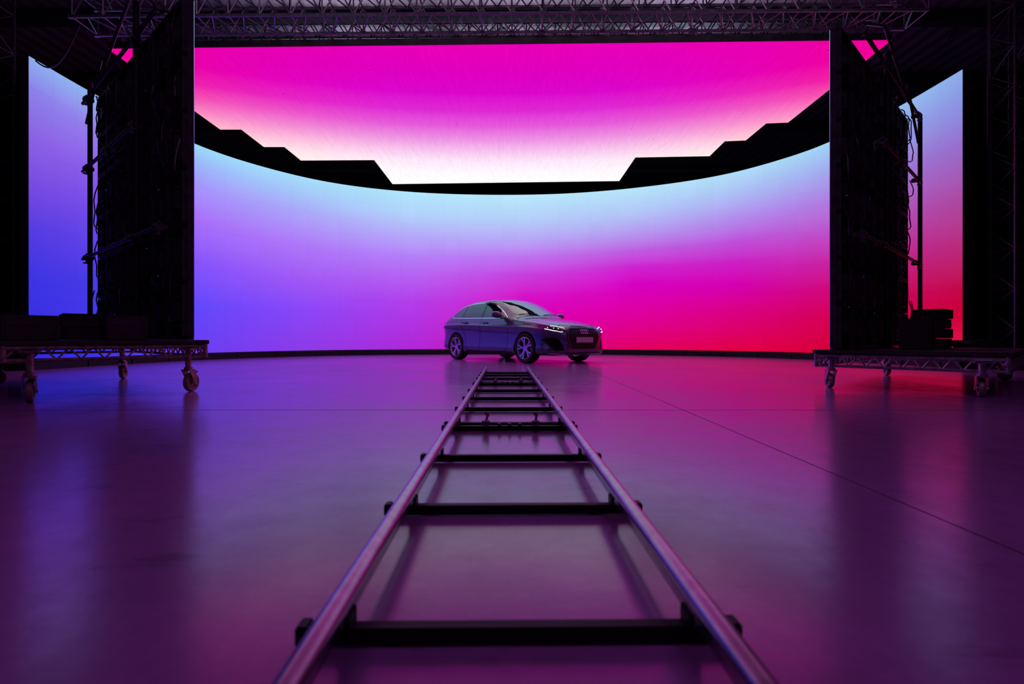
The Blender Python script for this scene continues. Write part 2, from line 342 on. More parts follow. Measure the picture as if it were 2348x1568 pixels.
for e,yl in ((tr[0],3.065-.215),(tr[1],5.90-3.07)):
    for sx in (-.14,.15):
        mb=MB(); mb.box((sx,yl-.05,.041),(.03,.17,.014),bev=.003); mb.tube((sx-.022,yl-.08,.054),(sx+.022,yl-.08,.054),.014,10); mb.tube((sx,yl-.08,.054),(sx+.012,yl-.02,.10),.008,8); mb.tube((sx,yl-.02,.10),(sx+.012,yl+.0,.085),.01,8)
        mb.obj('joint_clamp',M_darktube,e)
    for sx in (-.06,.0,.06):
        mb=MB(); mb.box((sx,yl-.06,.041),(.02,.02,.016),bev=.002); mb.obj('locating_pin',M_darktube,e)
# ---------------------------------------------------------------- carts & portable LED towers
def caster(parent,x,y,ztop,R,rot,matw,matf):
    e=empty('caster',(x,y,0),rot,parent=parent)
    mb=MB(); mb.lathe([(R*.55,-.022),(R*.93,-.024),(R,-.014),(R,.014),(R*.93,.024),(R*.55,.022)],(0,0,R),(0,1,0),28); mb.lathe([(R*.55,-.012),(R*.55,.012),(.015,.012),(.015,-.012)],(0,0,R),(0,1,0),24)
    mb.obj('wheel',matw,e)
    mb=MB()
    for s in (-1,1):
        a=[(-.02,s*.038,R-.02),(.02,s*.038,R-.02),(.035,s*.038,R*1.5),(.085,s*.038,2*R+.03),(-.005,s*.038,2*R+.03),(-.03,s*.038,R*1.5)]
        b=[(p[0],p[1]+s*.006,p[2]) for p in a]; mb.add(a+b,[[0,1,2,3,4,5],[6,7,8,9,10,11]]+[[i,(i+1)%6,6+(i+1)%6,6+i] for i in range(6)])
    mb.box((.04,0,2*R+.032),(.1,.09,.012),bev=.003); mb.tube((0,-.05,R),(0,.05,R),.012,10)
    mb.obj('fork',matf,e)
    mb=MB(); mb.tube((.04,0,2*R+.036),(.04,0,2*R+.06),.04,16); mb.tube((.04,0,2*R+.06),(.04,0,ztop),.028,16); mb.box((.04,0,ztop-.008),(.12,.12,.016),bev=.003); mb.obj('stem',matf,e)
    mb=MB(); mb.box((-.05,0,2*R+.0),(.05,.05,.012),Matrix.Rotation(.5,3,'Y'),bev=.003); mb.obj('brake_pedal',matf,e)
def cart(B,dr,s,ztop,zlow,lx,ly,R,matw,matf,rots,label,ov):
    e=empty('rolling_cart',(B[0],B[1],0),math.atan2(dr[1],dr[0]),label,'equipment cart')
    x0,x1,y0,y1=-ov[0],lx+ov[1],-ov[2],ly+ov[3]
    mb=MB(); mb.box(((x0+x1)/2,s*(y0+y1)/2,ztop-.02),(x1-x0,y1-y0,.04),bev=.004); mb.obj('deck',M_deck,e)
    mb=MB()
    zu=ztop-.062
    cs=[(x0+.03,s*(y0+.03)),(x1-.03,s*(y0+.03)),(x1-.03,s*(y1-.03)),(x0+.03,s*(y1-.03))]
    for i in range(4):
        a=Vector((*cs[i],0));b=Vector((*cs[(i+1)%4],0)); d=b-a; n=round(d.length/.16)
        for z,r in ((zu,.022),(zlow,.015)): mb.tube(a+Vector((0,0,z)),b+Vector((0,0,z)),r,10)
        for k in range(n):
            p=a+d*k/n;q=a+d*(k+.5)/n;w=a+d*(k+1)/n
            mb.tube((p.x,p.y,zlow),(q.x,q.y,zu),.009,6); mb.tube((q.x,q.y,zu),(w.x,w.y,zlow),.009,6)
        mb.tube((a.x,a.y,zlow-.015),(a.x,a.y,zu+.022),.024,10)
    for t in (.33,.66): mb.tube((x0+(x1-x0)*t,s*(y0+.03),zu),(x0+(x1-x0)*t,s*(y1-.03),zu),.02,8)
    mb.obj('frame',matf,e)
    k=0
    for x,y in ((0,0),(lx,0),(lx,ly),(0,ly)):
        caster(e,x,s*y,ztop-.085,R,rots[k],matw,matf); k+=1
    return e
def tower(B,dr,s,z0,z1,Lg,tp,label,nseed,offb,nl):
    rnd=random.Random(nseed)
    yv=Vector((-dr[1],dr[0]))*s
    e=empty('portable_led_panel',(B[0]+yv[0]*offb,B[1]+yv[1]*offb,z0),math.atan2(dr[1],dr[0]),label,'led panel'); Hh=z1-z0
    mb=MB(); mb.add([(0,-s*.13,0.02),(Lg,-s*.13,.02),(Lg,-s*.13,Hh),(0,-s*.13,Hh)],[[0,1,2,3]]); o=mb.obj('screen',M_port,e,smooth=False)
    uvl=o.data.uv_layers.new(name='UVMap'); w=[(0,0),(1,0),(1,1),(0,1)]
    for lp in o.data.loops: uvl.data[lp.index].uv=w[lp.vertex_index]
    mb=MB(); mb.box((Lg/2,-s*.095,Hh/2),(Lg,.06,Hh))
    nx=int(Lg/.5);nz=int(Hh/.5)
    for i in range(nx):
        for j in range(nz):
            cx=(i+.5)*Lg/nx;cz=(j+.5)*Hh/nz;w=Lg/nx-.012;h=Hh/nz-.012;y=-s*.045
            for dx in (-1,1): mb.box((cx+dx*(w/2-.012),y,cz),(.024,.05,h))
            for dz in (-1,1): mb.box((cx,y,cz+dz*(h/2-.012)),(w,.05,.024))
            mb.box((cx,y+s*.005,cz),(.16,.06,.2),bev=.01)
            mb.box((cx+.03,y,cz+.15),(.07,.04,.02)); mb.tube((cx-.15,y+s*.02,cz-.15),(cx+.15,y+s*.02,cz-.15),.008,5)
    mb.obj('cabinet_array',M_cab,e)
    mb=MB()
    for i in range(80):
        x=rnd.uniform(.05,Lg-.1);z=rnd.uniform(.15,Hh-.3);l=rnd.uniform(.25,.7);dx=rnd.uniform(-.35,.35);sg=rnd.uniform(.03,.12)
        mb.polytube([(min(Lg,max(0,x+dx*t+sg*math.sin(3*math.pi*t))),s*(.0+.05*math.sin(math.pi*t)),min(Hh-.03,z+l*t-sg*math.sin(math.pi*t))) for t in np.linspace(0,1,9)],.008,5)
    o=mb.obj('cable_loom',M_cable,e); o['kind']='stuff'
    mb=MB()
    for i in range(nl):
        x=rnd.uniform(.05,Lg-.1);z=rnd.uniform(.15,Hh*.65); mb.box((x,s*.0,z),(.005,.006,.008))
    o=mb.obj('status_light',M_blue,e); o['kind']='stuff'
    for x,y,zt,r in tp:
        mb=MB(); mb.tube((x,s*y,0.0),(x,s*y,zt-z0),r,14); mb.box((x,s*y,.006),(.16,.16,.012)); 
        mb.obj('upright_post',M_frame,e)
    for z in (1.66,2.9,3.86):
        mb=MB(); mb.tube((.08 if z!=2.9 else 1.0,s*.16,z-z0),(3.42,s*.16,z-z0),.021,12); mb.obj('cross_tube',M_darktube,e)
        for x in ((.1,1.0,3.2) if z!=2.9 else (1.0,2.1,3.2)):
            mb=MB(); mb.lathe([(.024,-.025),(.042,-.025),(.042,.025),(.024,.025)],(x,s*.16,z-z0),(1,0,0),14); mb.box((x,s*.105,z-z0),(.05,.06,.06),bev=.01); mb.tube((x,s*.16,z-z0-.075),(x,s*.16,z-z0+.06),.01,8); mb.box((x,s*.17,z-z0-.075),(.035,.05,.02),bev=.004)
            mb.obj('clamp',M_darktube,e)
    mb=MB(); mb.tube((.2,s*.16,Hh+.02),(1.0,s*.18,Hh+.32),.018,8); mb.tube((1.0,s*.18,Hh+.3),(2.4,s*.18,Hh-.15),.018,8); mb.tube((3.2,s*.16,Hh-.5),(2.4,s*.16,Hh+.1),.018,8); mb.obj('brace',M_darktube,e)
    mb=MB(); mb.polytube([(Lg-.02+.18*math.sin(math.pi*t),s*.02,.25+.45*t) for t in np.linspace(0,1,12)],.008,5); mb.obj('cable_loop',M_cable,e)
    return e
pc=[(0,[(0,(60,40,150)),(.5,(110,60,190)),(1,(150,180,220))]),(1,[(0,(150,20,140)),(.5,(160,60,170)),(1,(160,190,225))])]
M_port=led_mat('led_content_portable',pc,.8,(7,7))
BL=(-3.29,5.25);dL=Vector((-.766,.643));BR=(3.51,5.66);dR=Vector((.733,.681)).normalized()
cart(BL,dL,1,.525,.36,2.5,1.21,.095,M_castw,M_rust,(2.2,2.6,1.5,2.9),'wheeled deck cart with worn steel lattice frame carrying an LED panel',(.06,.1,.15,.2))
cart(BR,dR,-1,.415,.24,2.7,1.24,.08,M_castg,M_alu,(-2.5,.6,-1.2,-2.9),'wheeled deck cart with bright aluminium lattice frame carrying an LED panel',(.06,.12,.15,.22))
tower(BL,dL,1,.527,4.02,3.5,[(1.0,.12,4.3,.035),(3.2,.12,4.12,.03)],'freestanding LED panel seen from its cabled black back on a cart',3,.10,8)
tower(BR,dR,-1,.417,3.95,3.55,[(1.45,.12,4.15,.035),(3.6,.12,4.0,.03)],'freestanding LED panel back with cables and small blue status lights',5,.13,14)
def onc(B,dr,s,x,y,z):
    yv=Vector((-dr[1],dr[0])); return (B[0]+dr[0]*x+yv[0]*y*s,B[1]+dr[1]*x+yv[1]*y*s,z)
def case(B,dr,s,x,y,z,d,label,name='flight_case'):
    p=onc(B,dr,s,x,y,z); e=empty(name,p,math.atan2(dr[1],dr[0])+random.uniform(-.1,.1),label,'equipment case')
    mb=MB(); mb.box((0,0,d[2]/2),d,bev=.008)
    for zz in (.012,d[2]*.62,d[2]-.012): mb.box((0,0,zz),(d[0]+.008,d[1]+.008,.014),bev=.002)
    for a in (-1,1):
        for b in (-1,1): mb.box((a*d[0]/2,b*d[1]/2,d[2]/2),(.02,.02,d[2]),bev=.004)
    mb.obj('shell',M_case,e)
    for a in (-1,1):
        mb=MB(); mb.box((a*d[0]*.3,s*(d[1]/2+.004),d[2]*.62),(.04,.012,.05),bev=.003); mb.obj('latch',M_frame,e)
    mb=MB(); mb.polytube([(-.06,s*(d[1]/2+.005),d[2]*.4),(-.05,s*(d[1]/2+.03),d[2]*.38),(.05,s*(d[1]/2+.03),d[2]*.38),(.06,s*(d[1]/2+.005),d[2]*.4)],.007,6); mb.obj('handle',M_frame,e)
case(BL,dL,1,.45,1.17,.527,(.5,.36,.22),'black equipment case on the cart deck')
case(BL,dL,1,.32,.50,.527,(.48,.3,.23),'dark brown-black equipment case below the panel')
case(BL,dL,1,1.95,.54,.527,(.38,.34,.14),'low black equipment box at the bottom of a stack')
case(BL,dL,1,1.95,.54,.669,(.38,.34,.16),'black equipment box stacked on another box')
case(BR,dR,-1,1.25,.58,.417,(.36,.28,.36),'black equipment case below the panel')
for k in range(4):
    case(BR,dR,-1,2.1,.60,.417+k*.125,(.36+.03*(k%2),.32,.12),'black ballast box in a stack on the cart','ballast_box')
p=onc(BR,dR,-1,1.6,1.06,.43); mb=MB(); pts=[(p[0]+(.2+.03*math.sin(t*2.3))*math.cos(t),p[1]+(.2+.03*math.sin(t*2.3))*math.sin(t),p[2]+.003+t*.002+.01*abs(math.sin(t))) for t in np.linspace(0,6*2*math.pi,140)]
mb.polytube(pts,.010,6); o=mb.obj('coiled_cable',M_cable); tag(o,'black cable coiled on the cart deck','cable')
p=onc(BL,dL,1,1.2,1.08,.54); mb=MB(); pts=[(p[0]+(.22+.03*math.sin(t*2.3))*math.cos(t),p[1]+(.2+.03*math.sin(t*1.3))*math.sin(t),p[2]+.003+t*.0015) for t in np.linspace(0,6*2*math.pi,140)]
mb.polytube(pts,.010,6); o=mb.obj('coiled_cable',M_cable); tag(o,'black cable coiled on the cart deck','cable')
# ---------------------------------------------------------------- CAR
XX=lambda x: x if x>-1.336 else -1.336+(x+1.336)*.92
def pchip(tab):
    xs=np.array([XX(t[0]) for t in tab],float);ys=np.array([t[1] for t in tab],float);h=np.diff(xs);dl=np.diff(ys)/h;m=np.zeros(len(xs))
    for i in range(1,len(xs)-1):
        if dl[i-1]*dl[i]>0:
            w1=2*h[i]+h[i-1];w2=h[i]+2*h[i-1];m[i]=(w1+w2)/(w1/dl[i-1]+w2/dl[i])
    m[0]=dl[0];m[-1]=dl[-1]
    def f(x):
        i=min(max(int(np.searchsorted(xs,x))-1,0),len(h)-1);t=(x-xs[i])/h[i]
        return ((2*t**3-3*t**2+1)*ys[i]+(t**3-2*t**2+t)*h[i]*m[i]+(-2*t**3+3*t**2)*ys[i+1]+(t**3-t**2)*h[i]*m[i+1])
    return f
ZZ=lambda z: z+.045*max(0,z-.4)
zb=pchip([(-2.17,.42),(-2.1,.30),(-1.95,.22),(-1.6,.20),(-1,.17),(1,.17),(1.6,.18),(2.0,.18),(2.1,.19),(2.17,.24)])
W=pchip([(-2.17,.66),(-2.12,.76),(-2.0,.845),(-1.8,.888),(-1.34,.908),(-.7,.895),(.6,.895),(1.3,.908),(1.6,.90),(1.8,.875),(1.95,.825),(2.05,.755),(2.12,.665),(2.17,.54)])
zs=pchip([(-2.17,.66),(-2.1,.77),(-1.9,.84),(-1.3,.84),(0,.80),(1.0,.77),(1.6,.735),(1.95,.69),(2.1,.65),(2.17,.58)])
zbt=pchip([(-2.17,.72),(-2.1,.85),(-2.0,.91),(-1.8,.965),(-1.3,.98),(-.6,.96),(.3,.94),(.8,.915),(1.2,.89),(1.6,.84),(1.9,.785),(2.05,.74),(2.12,.70),(2.17,.63)])
yef=pchip([(-2.17,.56),(-2.0,.68),(-1.85,.66),(-1.6,.60),(-1.2,.568),(-.3,.57),(.1,.60),(.5,.67),(.8,.73),(1.0,.745),(1.3,.73),(1.6,.69),(1.9,.61),(2.1,.50),(2.17,.40)])
ze=pchip([(-2.17,.75),(-2.10,.89),(-1.98,1.0),(-1.83,1.10),(-1.67,1.20),(-1.48,1.285),(-1.25,1.338),(-.8,1.38),(-.3,1.388),(0,1.355),(.3,1.25),(.6,1.10),(.85,.98),(1.0,.94),(1.3,.91),(1.6,.865),(1.9,.805),(2.05,.76),(2.12,.72),(2.17,.65)])
zc=pchip([(-2.17,.76),(-2.12,.90),(-2.03,1.05),(-1.93,1.18),(-1.82,1.30),(-1.72,1.34),(-1.3,1.395),(-.8,1.43),(-.3,1.437),(.05,1.41),(.3,1.325),(.6,1.19),(.85,1.06),(1.0,.985),(1.1,.968),(1.4,.935),(1.7,.89),(1.95,.83),(2.08,.785),(2.13,.745),(2.17,.67)])
def ring(x):
    w=W(x);b=zb(x);s=zs(x);t=zbt(x);y8=yef(x);e=ze(x);c=zc(x)
    ybt=w*.925
    pts=[(0,b),(.5*w,b),(.86*w,b+.005),(.955*w,b+.04),(.992*w,b+.13*(s-b)/.6),(.975*w,b+.40*(s-b)),(.962*w,b+.70*(s-b)),(.978*w,b+.92*(s-b)),(1.0*w,s),(.972*w,s+.30*(t-s)),(ybt,t),(ybt*.45+y8*.55+.02,t+.55*(e-t)),(y8,e),(.68*y8,e+.62*(c-e)),(.33*y8,e+.92*(c-e)),(0,c)]
    return [(y,ZZ(z)) for y,z in pts]
def ringd(x):
    c=[np.array(p) for p in ring(x)]; out=catmull(c,4); return [(float(max(0,p[0])),float(p[1])) for p in out]
xs=[XX(2.17*math.sin(a)) for a in np.linspace(-math.pi/2,math.pi/2,120)]
bv=[];bf=[];K=None
for x in xs:
    r=ringd(x); r[0]=(0,r[0][1]); r[-1]=(0,r[-1][1]); full=[(-y,z) for y,z in r]+[(y,z) for y,z in r[-2:0:-1]]; K=len(full); bv+=[(x,y,z) for y,z in full]
for i in range(len(xs)-1):
    for k in range(K): bf.append([i*K+k,i*K+(k+1)%K,(i+1)*K+(k+1)%K,(i+1)*K+k])
for i,sg in ((0,-1),(len(xs)-1,1)):
    base=[i*K+k for k in range(K)]; cen=np.mean([bv[j] for j in base],axis=0); prev=base
    for sc,dx in ((.8,.012),(.5,.02)):
        new=[]
        for j in base:
            v=np.array(bv[j]); q=cen+(v-cen)*sc; bv.append((v[0]+sg*dx,q[1],q[2])); new.append(len(bv)-1)
        for k in range(K): bf.append([prev[k],prev[(k+1)%K],new[(k+1)%K],new[k]])
        prev=new
    bf.append(prev)
me=bpy.data.meshes.new('body'); me.from_pydata(bv,[],bf)
bm=bmesh.new(); bm.from_mesh(me); bmesh.ops.recalc_face_normals(bm,faces=bm.faces[:]); bm.to_mesh(me); bvh=BVHTree.FromBMesh(bm); bm.free()
def paint():
    m,nt,b=newmat('car_paint'); b.inputs['Base Color'].default_value=(.085,.10,.145,1); b.inputs['Metallic'].default_value=.75; b.inputs['Roughness'].default_value=.30
    b.inputs['Coat Weight'].default_value=1; b.inputs['Coat Roughness'].default_value=.03
    n=nt.nodes.new('ShaderNodeTexNoise'); n.inputs['Scale'].default_value=900; g=nt.nodes.new('ShaderNodeTexCoord'); nt.links.new(g.outputs['Object'],n.inputs['Vector'])
    mr=nt.nodes.new('ShaderNodeMapRange'); mr.inputs['To Min'].default_value=.24; mr.inputs['To Max'].default_value=.36; nt.links.new(n.outputs['Fac'],mr.inputs['Value']); nt.links.new(mr.outputs[0],b.inputs['Roughness'])
    return m
M_paint=paint()
M_glass=pbr('car_glass',(.004,.005,.008),.03,0,coat=.5,spec=.8)
M_wsglass=pbr('windshield_glass',(.02,.022,.03),.03,0,coat=1,spec=1.0)
M_chrome=pbr('chrome',(.75,.75,.78),.12,1.0)
M_gloss=pbr('gloss_black',(.006,.006,.008),.15,spec=.5)
M_rim=pbr('alloy_rim',(.62,.60,.64),.28,.85)
M_disc=pbr('brake_disc',(.15,.15,.16),.4,.9)
M_plate=pbr('plate',(.45,.44,.46),.45)
M_line=pbr('shut_line',(.002,.002,.003),.9,spec=.1)
M_drl=pbr('running_light',(.8,.8,.8),.2,emit=(.75,1,.85),estr=1.3)
M_lens=pbr('lamp_lens',(.05,.055,.065),.05,.3,coat=1)
M_sil=pbr('satin_trim',(.42,.42,.45),.3,.9)
M_mesh=pbr('grille_mesh_grey',(.14,.14,.155),.35,.7)
M_red=pbr('tail_lens',(.25,.005,.01),.1,coat=1)
ob=bpy.data.objects.new('tmpbody',me); scene.collection.objects.link(ob)
cut=MB()
for ax in (1.30,-1.336):
    for sg in (-1,1): cut.tube((ax,sg*.55,.33),(ax,sg*1.3,.33),.355,56)
co=cut.obj('cutter',M_line,center=False,smooth=False)
md=ob.modifiers.new('b','BOOLEAN'); md.object=co; md.operation='DIFFERENCE'; md.solver='EXACT'
dg=bpy.context.evaluated_depsgraph_get(); me2=bpy.data.meshes.new_from_object(ob.evaluated_get(dg))
bpy.data.objects.remove(ob); bpy.data.objects.remove(co)
car=empty('hatchback_car',(.11,12.48,0),math.atan2(-.768,.64),'dark navy metallic five-door hatchback car with lit headlights','car')
me2.materials.clear(); me2.materials.append(M_paint); me2.materials.append(M_line)
for p in me2.polygons:
    p.use_smooth=True; mi=0; c=p.center
    for ax in (1.30,-1.336):
        ds=[math.hypot(me2.vertices[v].co.x-ax,me2.vertices[v].co.z-.33) for v in p.vertices]
        if max(ds)<.3565 and abs(c.y)<.97 and (min(ds)>.343 or abs(abs(c.y)-.55)<.01): mi=1
    if p.normal.z<-.8 and c.z<.3: mi=1
    p.material_index=mi
me2.set_sharp_from_angle(angle=math.radians(28)); me2.name='body'
body=bpy.data.objects.new('body',me2); scene.collection.objects.link(body); body.parent=car
def proj(ax,u,v,sg,off):
    if ax=='side': u=XX(u)
    if ax=='top': v=XX(v)
    if ax!='top': v=ZZ(v)
    if ax=='side': o=Vector((u,sg*3,v));d=Vector((0,-sg,0))
    elif ax=='front': o=Vector((4,sg*u,v));d=Vector((-1,0,0))
    elif ax=='rear': o=Vector((-4,sg*u,v));d=Vector((1,0,0))
    else: o=Vector((v,sg*u,4));d=Vector((0,0,-1))
    h=bvh.ray_cast(o,d)
    if h[0] is None:
        h=bvh.find_nearest(o+d*(3 if ax!='top' else 3.2))
    nrm=h[1]
    if nrm.dot(d)>0: nrm=-nrm
    return h[0]+nrm*off
def decal(name,poly,ax,sg,off,mat,parent=None,grid=.05,thick=.004,label=None):
    bm=bmesh.new(); f=bm.faces.new([bm.verts.new((a,b,0)) for a,b in poly])
    a=np.array(poly)
    for k in range(2):
        v=math.floor(a[:,k].min()/grid)*grid
        while v<a[:,k].max():
            no=(1,0,0) if k==0 else (0,1,0); pc=(v,0,0) if k==0 else (0,v,0)
            bmesh.ops.bisect_plane(bm,geom=bm.verts[:]+bm.edges[:]+bm.faces[:],plane_co=pc,plane_no=no); v+=grid
    bm.verts.index_update(); mb=MB()
    vs=[v.co.copy() for v in bm.verts]; fs=[[v.index for v in f.verts] for f in bm.faces]
    be=[[v.index for v in e.verts] for e in bm.edges if e.is_boundary]; bm.free()
    top=[proj(ax,v.x,v.y,sg,off) for v in vs]; bot=[proj(ax,v.x,v.y,sg,off-thick) for v in vs]; n=len(vs)
    mb.add(top+bot,fs+[[i+n for i in f[::-1]] for f in fs]+[[e[0],e[1],e[1]+n,e[0]+n] for e in be])
    o=mb.obj(name,mat,parent or car,angle=50)
    if label:o['label']=label
    return o
def ribbon(mb,line,w,ax,sg,off,closed=False,step=.03):
    pts=[np.array(p,float) for p in line]
    if closed: pts.append(pts[0])
    q=[]
    for a,b in zip(pts[:-1],pts[1:]):
        k=max(1,int(np.linalg.norm(b-a)/step))
        for i in range(k): q.append(a+(b-a)*i/k)
    q.append(pts[-1]); n=len(q); L=[];R=[]
    for i in range(n):
        if closed: t=q[(i+1)%(n-1)]-q[(i-1)%(n-1)]
        else: t=q[min(i+1,n-1)]-q[max(i-1,0)]
        t=t/max(1e-9,np.linalg.norm(t)); nn=np.array([-t[1],t[0]])*w/2
        L.append(proj(ax,*(q[i]+nn),sg,off));R.append(proj(ax,*(q[i]-nn),sg,off))
    mb.add(L+R,[[i,i+1,n+i+1,n+i] for i in range(n-1)])
def rib(name,lines,w,ax,sg,off,mat,closed=False,parent=None):
    mb=MB()
    for l in lines: ribbon(mb,l,w,ax,sg,off,closed)
    return mb.obj(name,mat,parent or car,angle=60)
dlo=[(.66,.965),(.45,1.095),(.25,1.195),(.05,1.28),(-.2,1.33),(-.55,1.345),(-.9,1.335),(-1.2,1.293),(-1.40,1.232),(-1.53,1.150),(-1.63,1.050),(-1.52,1.018),(-1.2,1.003),(-.6,.99),(0,.975)]
def clip(poly,x0,x1,inset=.016):
    bm=bmesh.new(); bm.faces.new([bm.verts.new((p[0],p[1],0)) for p in poly])
    bmesh.ops.bisect_plane(bm,geom=bm.verts[:]+bm.edges[:]+bm.faces[:],plane_co=(x0,0,0),plane_no=(-1,0,0),clear_outer=True)
    bmesh.ops.bisect_plane(bm,geom=bm.verts[:]+bm.edges[:]+bm.faces[:],plane_co=(x1,0,0),plane_no=(1,0,0),clear_outer=True)
    bmesh.ops.inset_region(bm,faces=bm.faces[:],thickness=inset,depth=0)
    f=max(bm.faces,key=lambda f:f.calc_area()); r=[(v.co.x,v.co.y) for v in f.verts]; bm.free(); return r
gp=[(-.36,.735),(.36,.735),(.46,.665),(.475,.54),(.37,.33),(.32,.305),(-.32,.305),(-.37,.33),(-.475,.54),(-.46,.665)]
def inpoly(x,y,p):
    c=False;j=len(p)-1
    for i in range(len(p)):
        if (p[i][1]>y)!=(p[j][1]>y) and x<(p[j][0]-p[i][0])*(y-p[i][1])/(p[j][1]-p[i][1])+p[i][0]: c=not c
        j=i
    return c
def honey(name,poly,sg,R,off,mat,w=.006):
    a=np.array(poly);mb=MB();row=0;z=a[:,1].min()
    while z<a[:,1].max()+R:
        x=a[:,0].min()+(R*.91 if row%2 else 0)
        while x<a[:,0].max()+R:
            if inpoly(x,z,poly):
                hx=[(x+R*1.05*math.cos(math.pi/6+math.pi/3*k),z+R*.62*math.sin(math.pi/6+math.pi/3*k)) for k in range(6)]
                ribbon(mb,hx,w,'front',sg,off,closed=True,step=.2)
            x+=R*1.82
        z+=R*.95; row+=1
    return mb.obj(name,mat,car,angle=60)
for sg in (-1,1):
    decal('window_frame',dlo,'side',sg,.003,M_gloss)
    decal('side_window',clip(dlo,-.28,.56),'side',sg,.006,M_glass)
    decal('side_window',clip(dlo,-1.10,-.33),'side',sg,.006,M_glass)
    decal('side_window',clip(dlo,-1.60,-1.13),'side',sg,.006,M_glass)
    rib('window_trim',[dlo],.018,'side',sg,.009,M_chrome,closed=True)
    rib('door_seam',[[(.78,.925),(.71,.89),(.72,.6),(.70,.33),(.62,.25),(-.34,.25),(-.32,.6),(-.30,.975)]],.009,'side',sg,.0015,M_line)
    rib('door_seam',[[(-.34,.25),(-.88,.25),(-.90,.45),(-.98,.65),(-1.08,.85),(-1.12,.99)]],.009,'side',sg,.0015,M_line)
    for hx,hz in ((-.12,.875),(-.93,.895)):
        mb=MB(); p=proj('side',hx,hz,sg,.0); mb.box((p.x,p.y+sg*.018,p.z),(.20,.018,.028),bev=.007); mb.box((p.x-.085,p.y+sg*.006,p.z),(.02,.02,.022)); mb.box((p.x+.085,p.y+sg*.006,p.z),(.02,.02,.022)); mb.obj('door_handle',M_paint,car)
    rib('side_skirt',[[(.88,.215),(0,.205),(-.90,.215)]],.05,'side',sg,.012,M_gloss)
    hl=[(.44,.685),(.47,.735),(.62,.765),(.76,.785),(.855,.79),(.868,.745),(.85,.70),(.76,.665),(.64,.64),(.54,.655)]
    decal('headlight',hl,'front',sg,.006,M_lens,grid=.03,label='black headlight with glowing running light')
    rib('running_light',[[(.58,.655),(.64,.652),(.76,.677),(.845,.71)],],.012,'front',sg,.012,M_drl)
    rib('turn_indicator',[[(.50,.72),(.62,.75),(.76,.768)]],.008,'front',sg,.010,M_drl)
    for yy in (.66,.73,.80):
        mb=MB(); p=proj('front',yy,.715+(yy-.65)*.15,sg,.008); mb.box(p,(.02,.018,.02),bev=.006); mb.obj('headlamp_module',M_drl,car)
    it=[(.56,.30),(.60,.42),(.66,.50),(.81,.545),(.845,.50),(.80,.40),(.72,.29)]
    decal('side_intake',it,'front',sg,.005,M_line,grid=.04)
    rib('intake_trim',[[(.72,.28),(.56,.29),(.61,.42),(.67,.50),(.82,.54)]],.014,'front',sg,.011,M_gloss)
    honey('intake_mesh',it,sg,.03,.010,M_gloss,.006)
    decal('tail_light',[(.42,.84),(.80,.90),(.80,.78),(.45,.77)],'rear',sg,.006,M_red)
    mb=MB(); bm=bmesh.new(); bmesh.ops.create_uvsphere(bm,u_segments=24,v_segments=14,radius=1)
    for v in bm.verts:
        c=v.co; f=lambda a,e:math.copysign(abs(a)**e,a); c.x,c.y,c.z=f(c.x,.75)*.075,f(c.y,.7)*.125,f(c.z,.75)*.075
        if c.x<0: c.x*=.5
        c.z+= .12*(c.y*sg)*0.5
    bm.verts.index_update(); mb.add([v.co+Vector((.48,sg*1.0,1.065)) for v in bm.verts],[[v.index for v in f.verts] for f in bm.faces]); bm.free()
    mb.polytube([(.56,sg*.82,.995),(.53,sg*.88,1.0),(.50,sg*.95,1.02)],.022,10)
    mb.obj('wing_mirror',M_paint,car)
    mb=MB(); mb.box((.437,sg*1.0,1.065),(.006,.20,.11),bev=.002); mb.obj('mirror_glass',M_chrome,car)
ws=[(-.69,.70),(-.60,.80),(-.35,.90),(0,.935),(.35,.90),(.60,.80),(.69,.70),(.63,.40),(.56,.14),(.3,.07),(0,.05),(-.3,.07),(-.56,.14),(-.63,.40)]
decal('windshield',ws,'top',1,.005,M_wsglass,grid=.06)
decal('rear_window',[(-.46,-1.86),(.46,-1.86),(.50,-2.02),(-.50,-2.02)],'top',1,.005,M_glass,grid=.05)
decal('roof_spoiler',[(-.46,-1.64),(.46,-1.64),(.44,-1.78),(-.44,-1.78)],'top',1,.012,M_paint,grid=.06,thick=.012)
rib('hood_seam',[[(-.74,.80),(-.76,1.1),(-.70,1.6),(-.58,1.95),(-.40,2.05),(0,2.09),(.40,2.05),(.58,1.95),(.70,1.6),(.76,1.1),(.74,.80)]],.008,'top',1,.0015,M_line)
rib('wiper',[[(-.60,.80),(-.1,.86)]],.018,'top',1,.012,M_line)
rib('wiper',[[(.05,.90),(.55,.80)]],.018,'top',1,.012,M_line)
decal('grille',gp,'front',1,.006,M_line,grid=.05)
rib('grille_frame',[gp],.020,'front',1,.014,M_mesh,closed=True)
honey('grille_mesh',[(x*.96,.515+(z-.515)*.94) for x,z in gp],1,.034,.012,M_mesh,.006)
pm=proj('front',0,.505,1,.0)
mb=MB(); mb.box((pm.x+.035,0,.505),(.012,.52,.112),bev=.004); mb.obj('licence_plate',M_plate,car,)['label']='blank pale grey licence plate'
mb=MB(); mb.box((pm.x+.022,0,.505),(.014,.56,.14),bev=.004); mb.obj('plate_holder',M_gloss,car)
mb=MB(); pe=proj('front',0,.66,1,0)
for k in range(4):
    yy=(k-1.5)*.058; R0,r0=.037,.0065
    vs=[];fs=[];n1,n2=28,8
    for i in range(n1):
        a=2*math.pi*i/n1
        for j in range(n2):
            b=2*math.pi*j/n2; rr=R0+r0*math.cos(b); vs.append((pe.x+.028+r0*math.sin(b),yy+rr*math.cos(a),.675+rr*math.sin(a)))
    for i in range(n1):
        for j in range(n2): fs.append([i*n2+j,((i+1)%n1)*n2+j,((i+1)%n1)*n2+(j+1)%n2,i*n2+(j+1)%n2])
    mb.add(vs,fs)
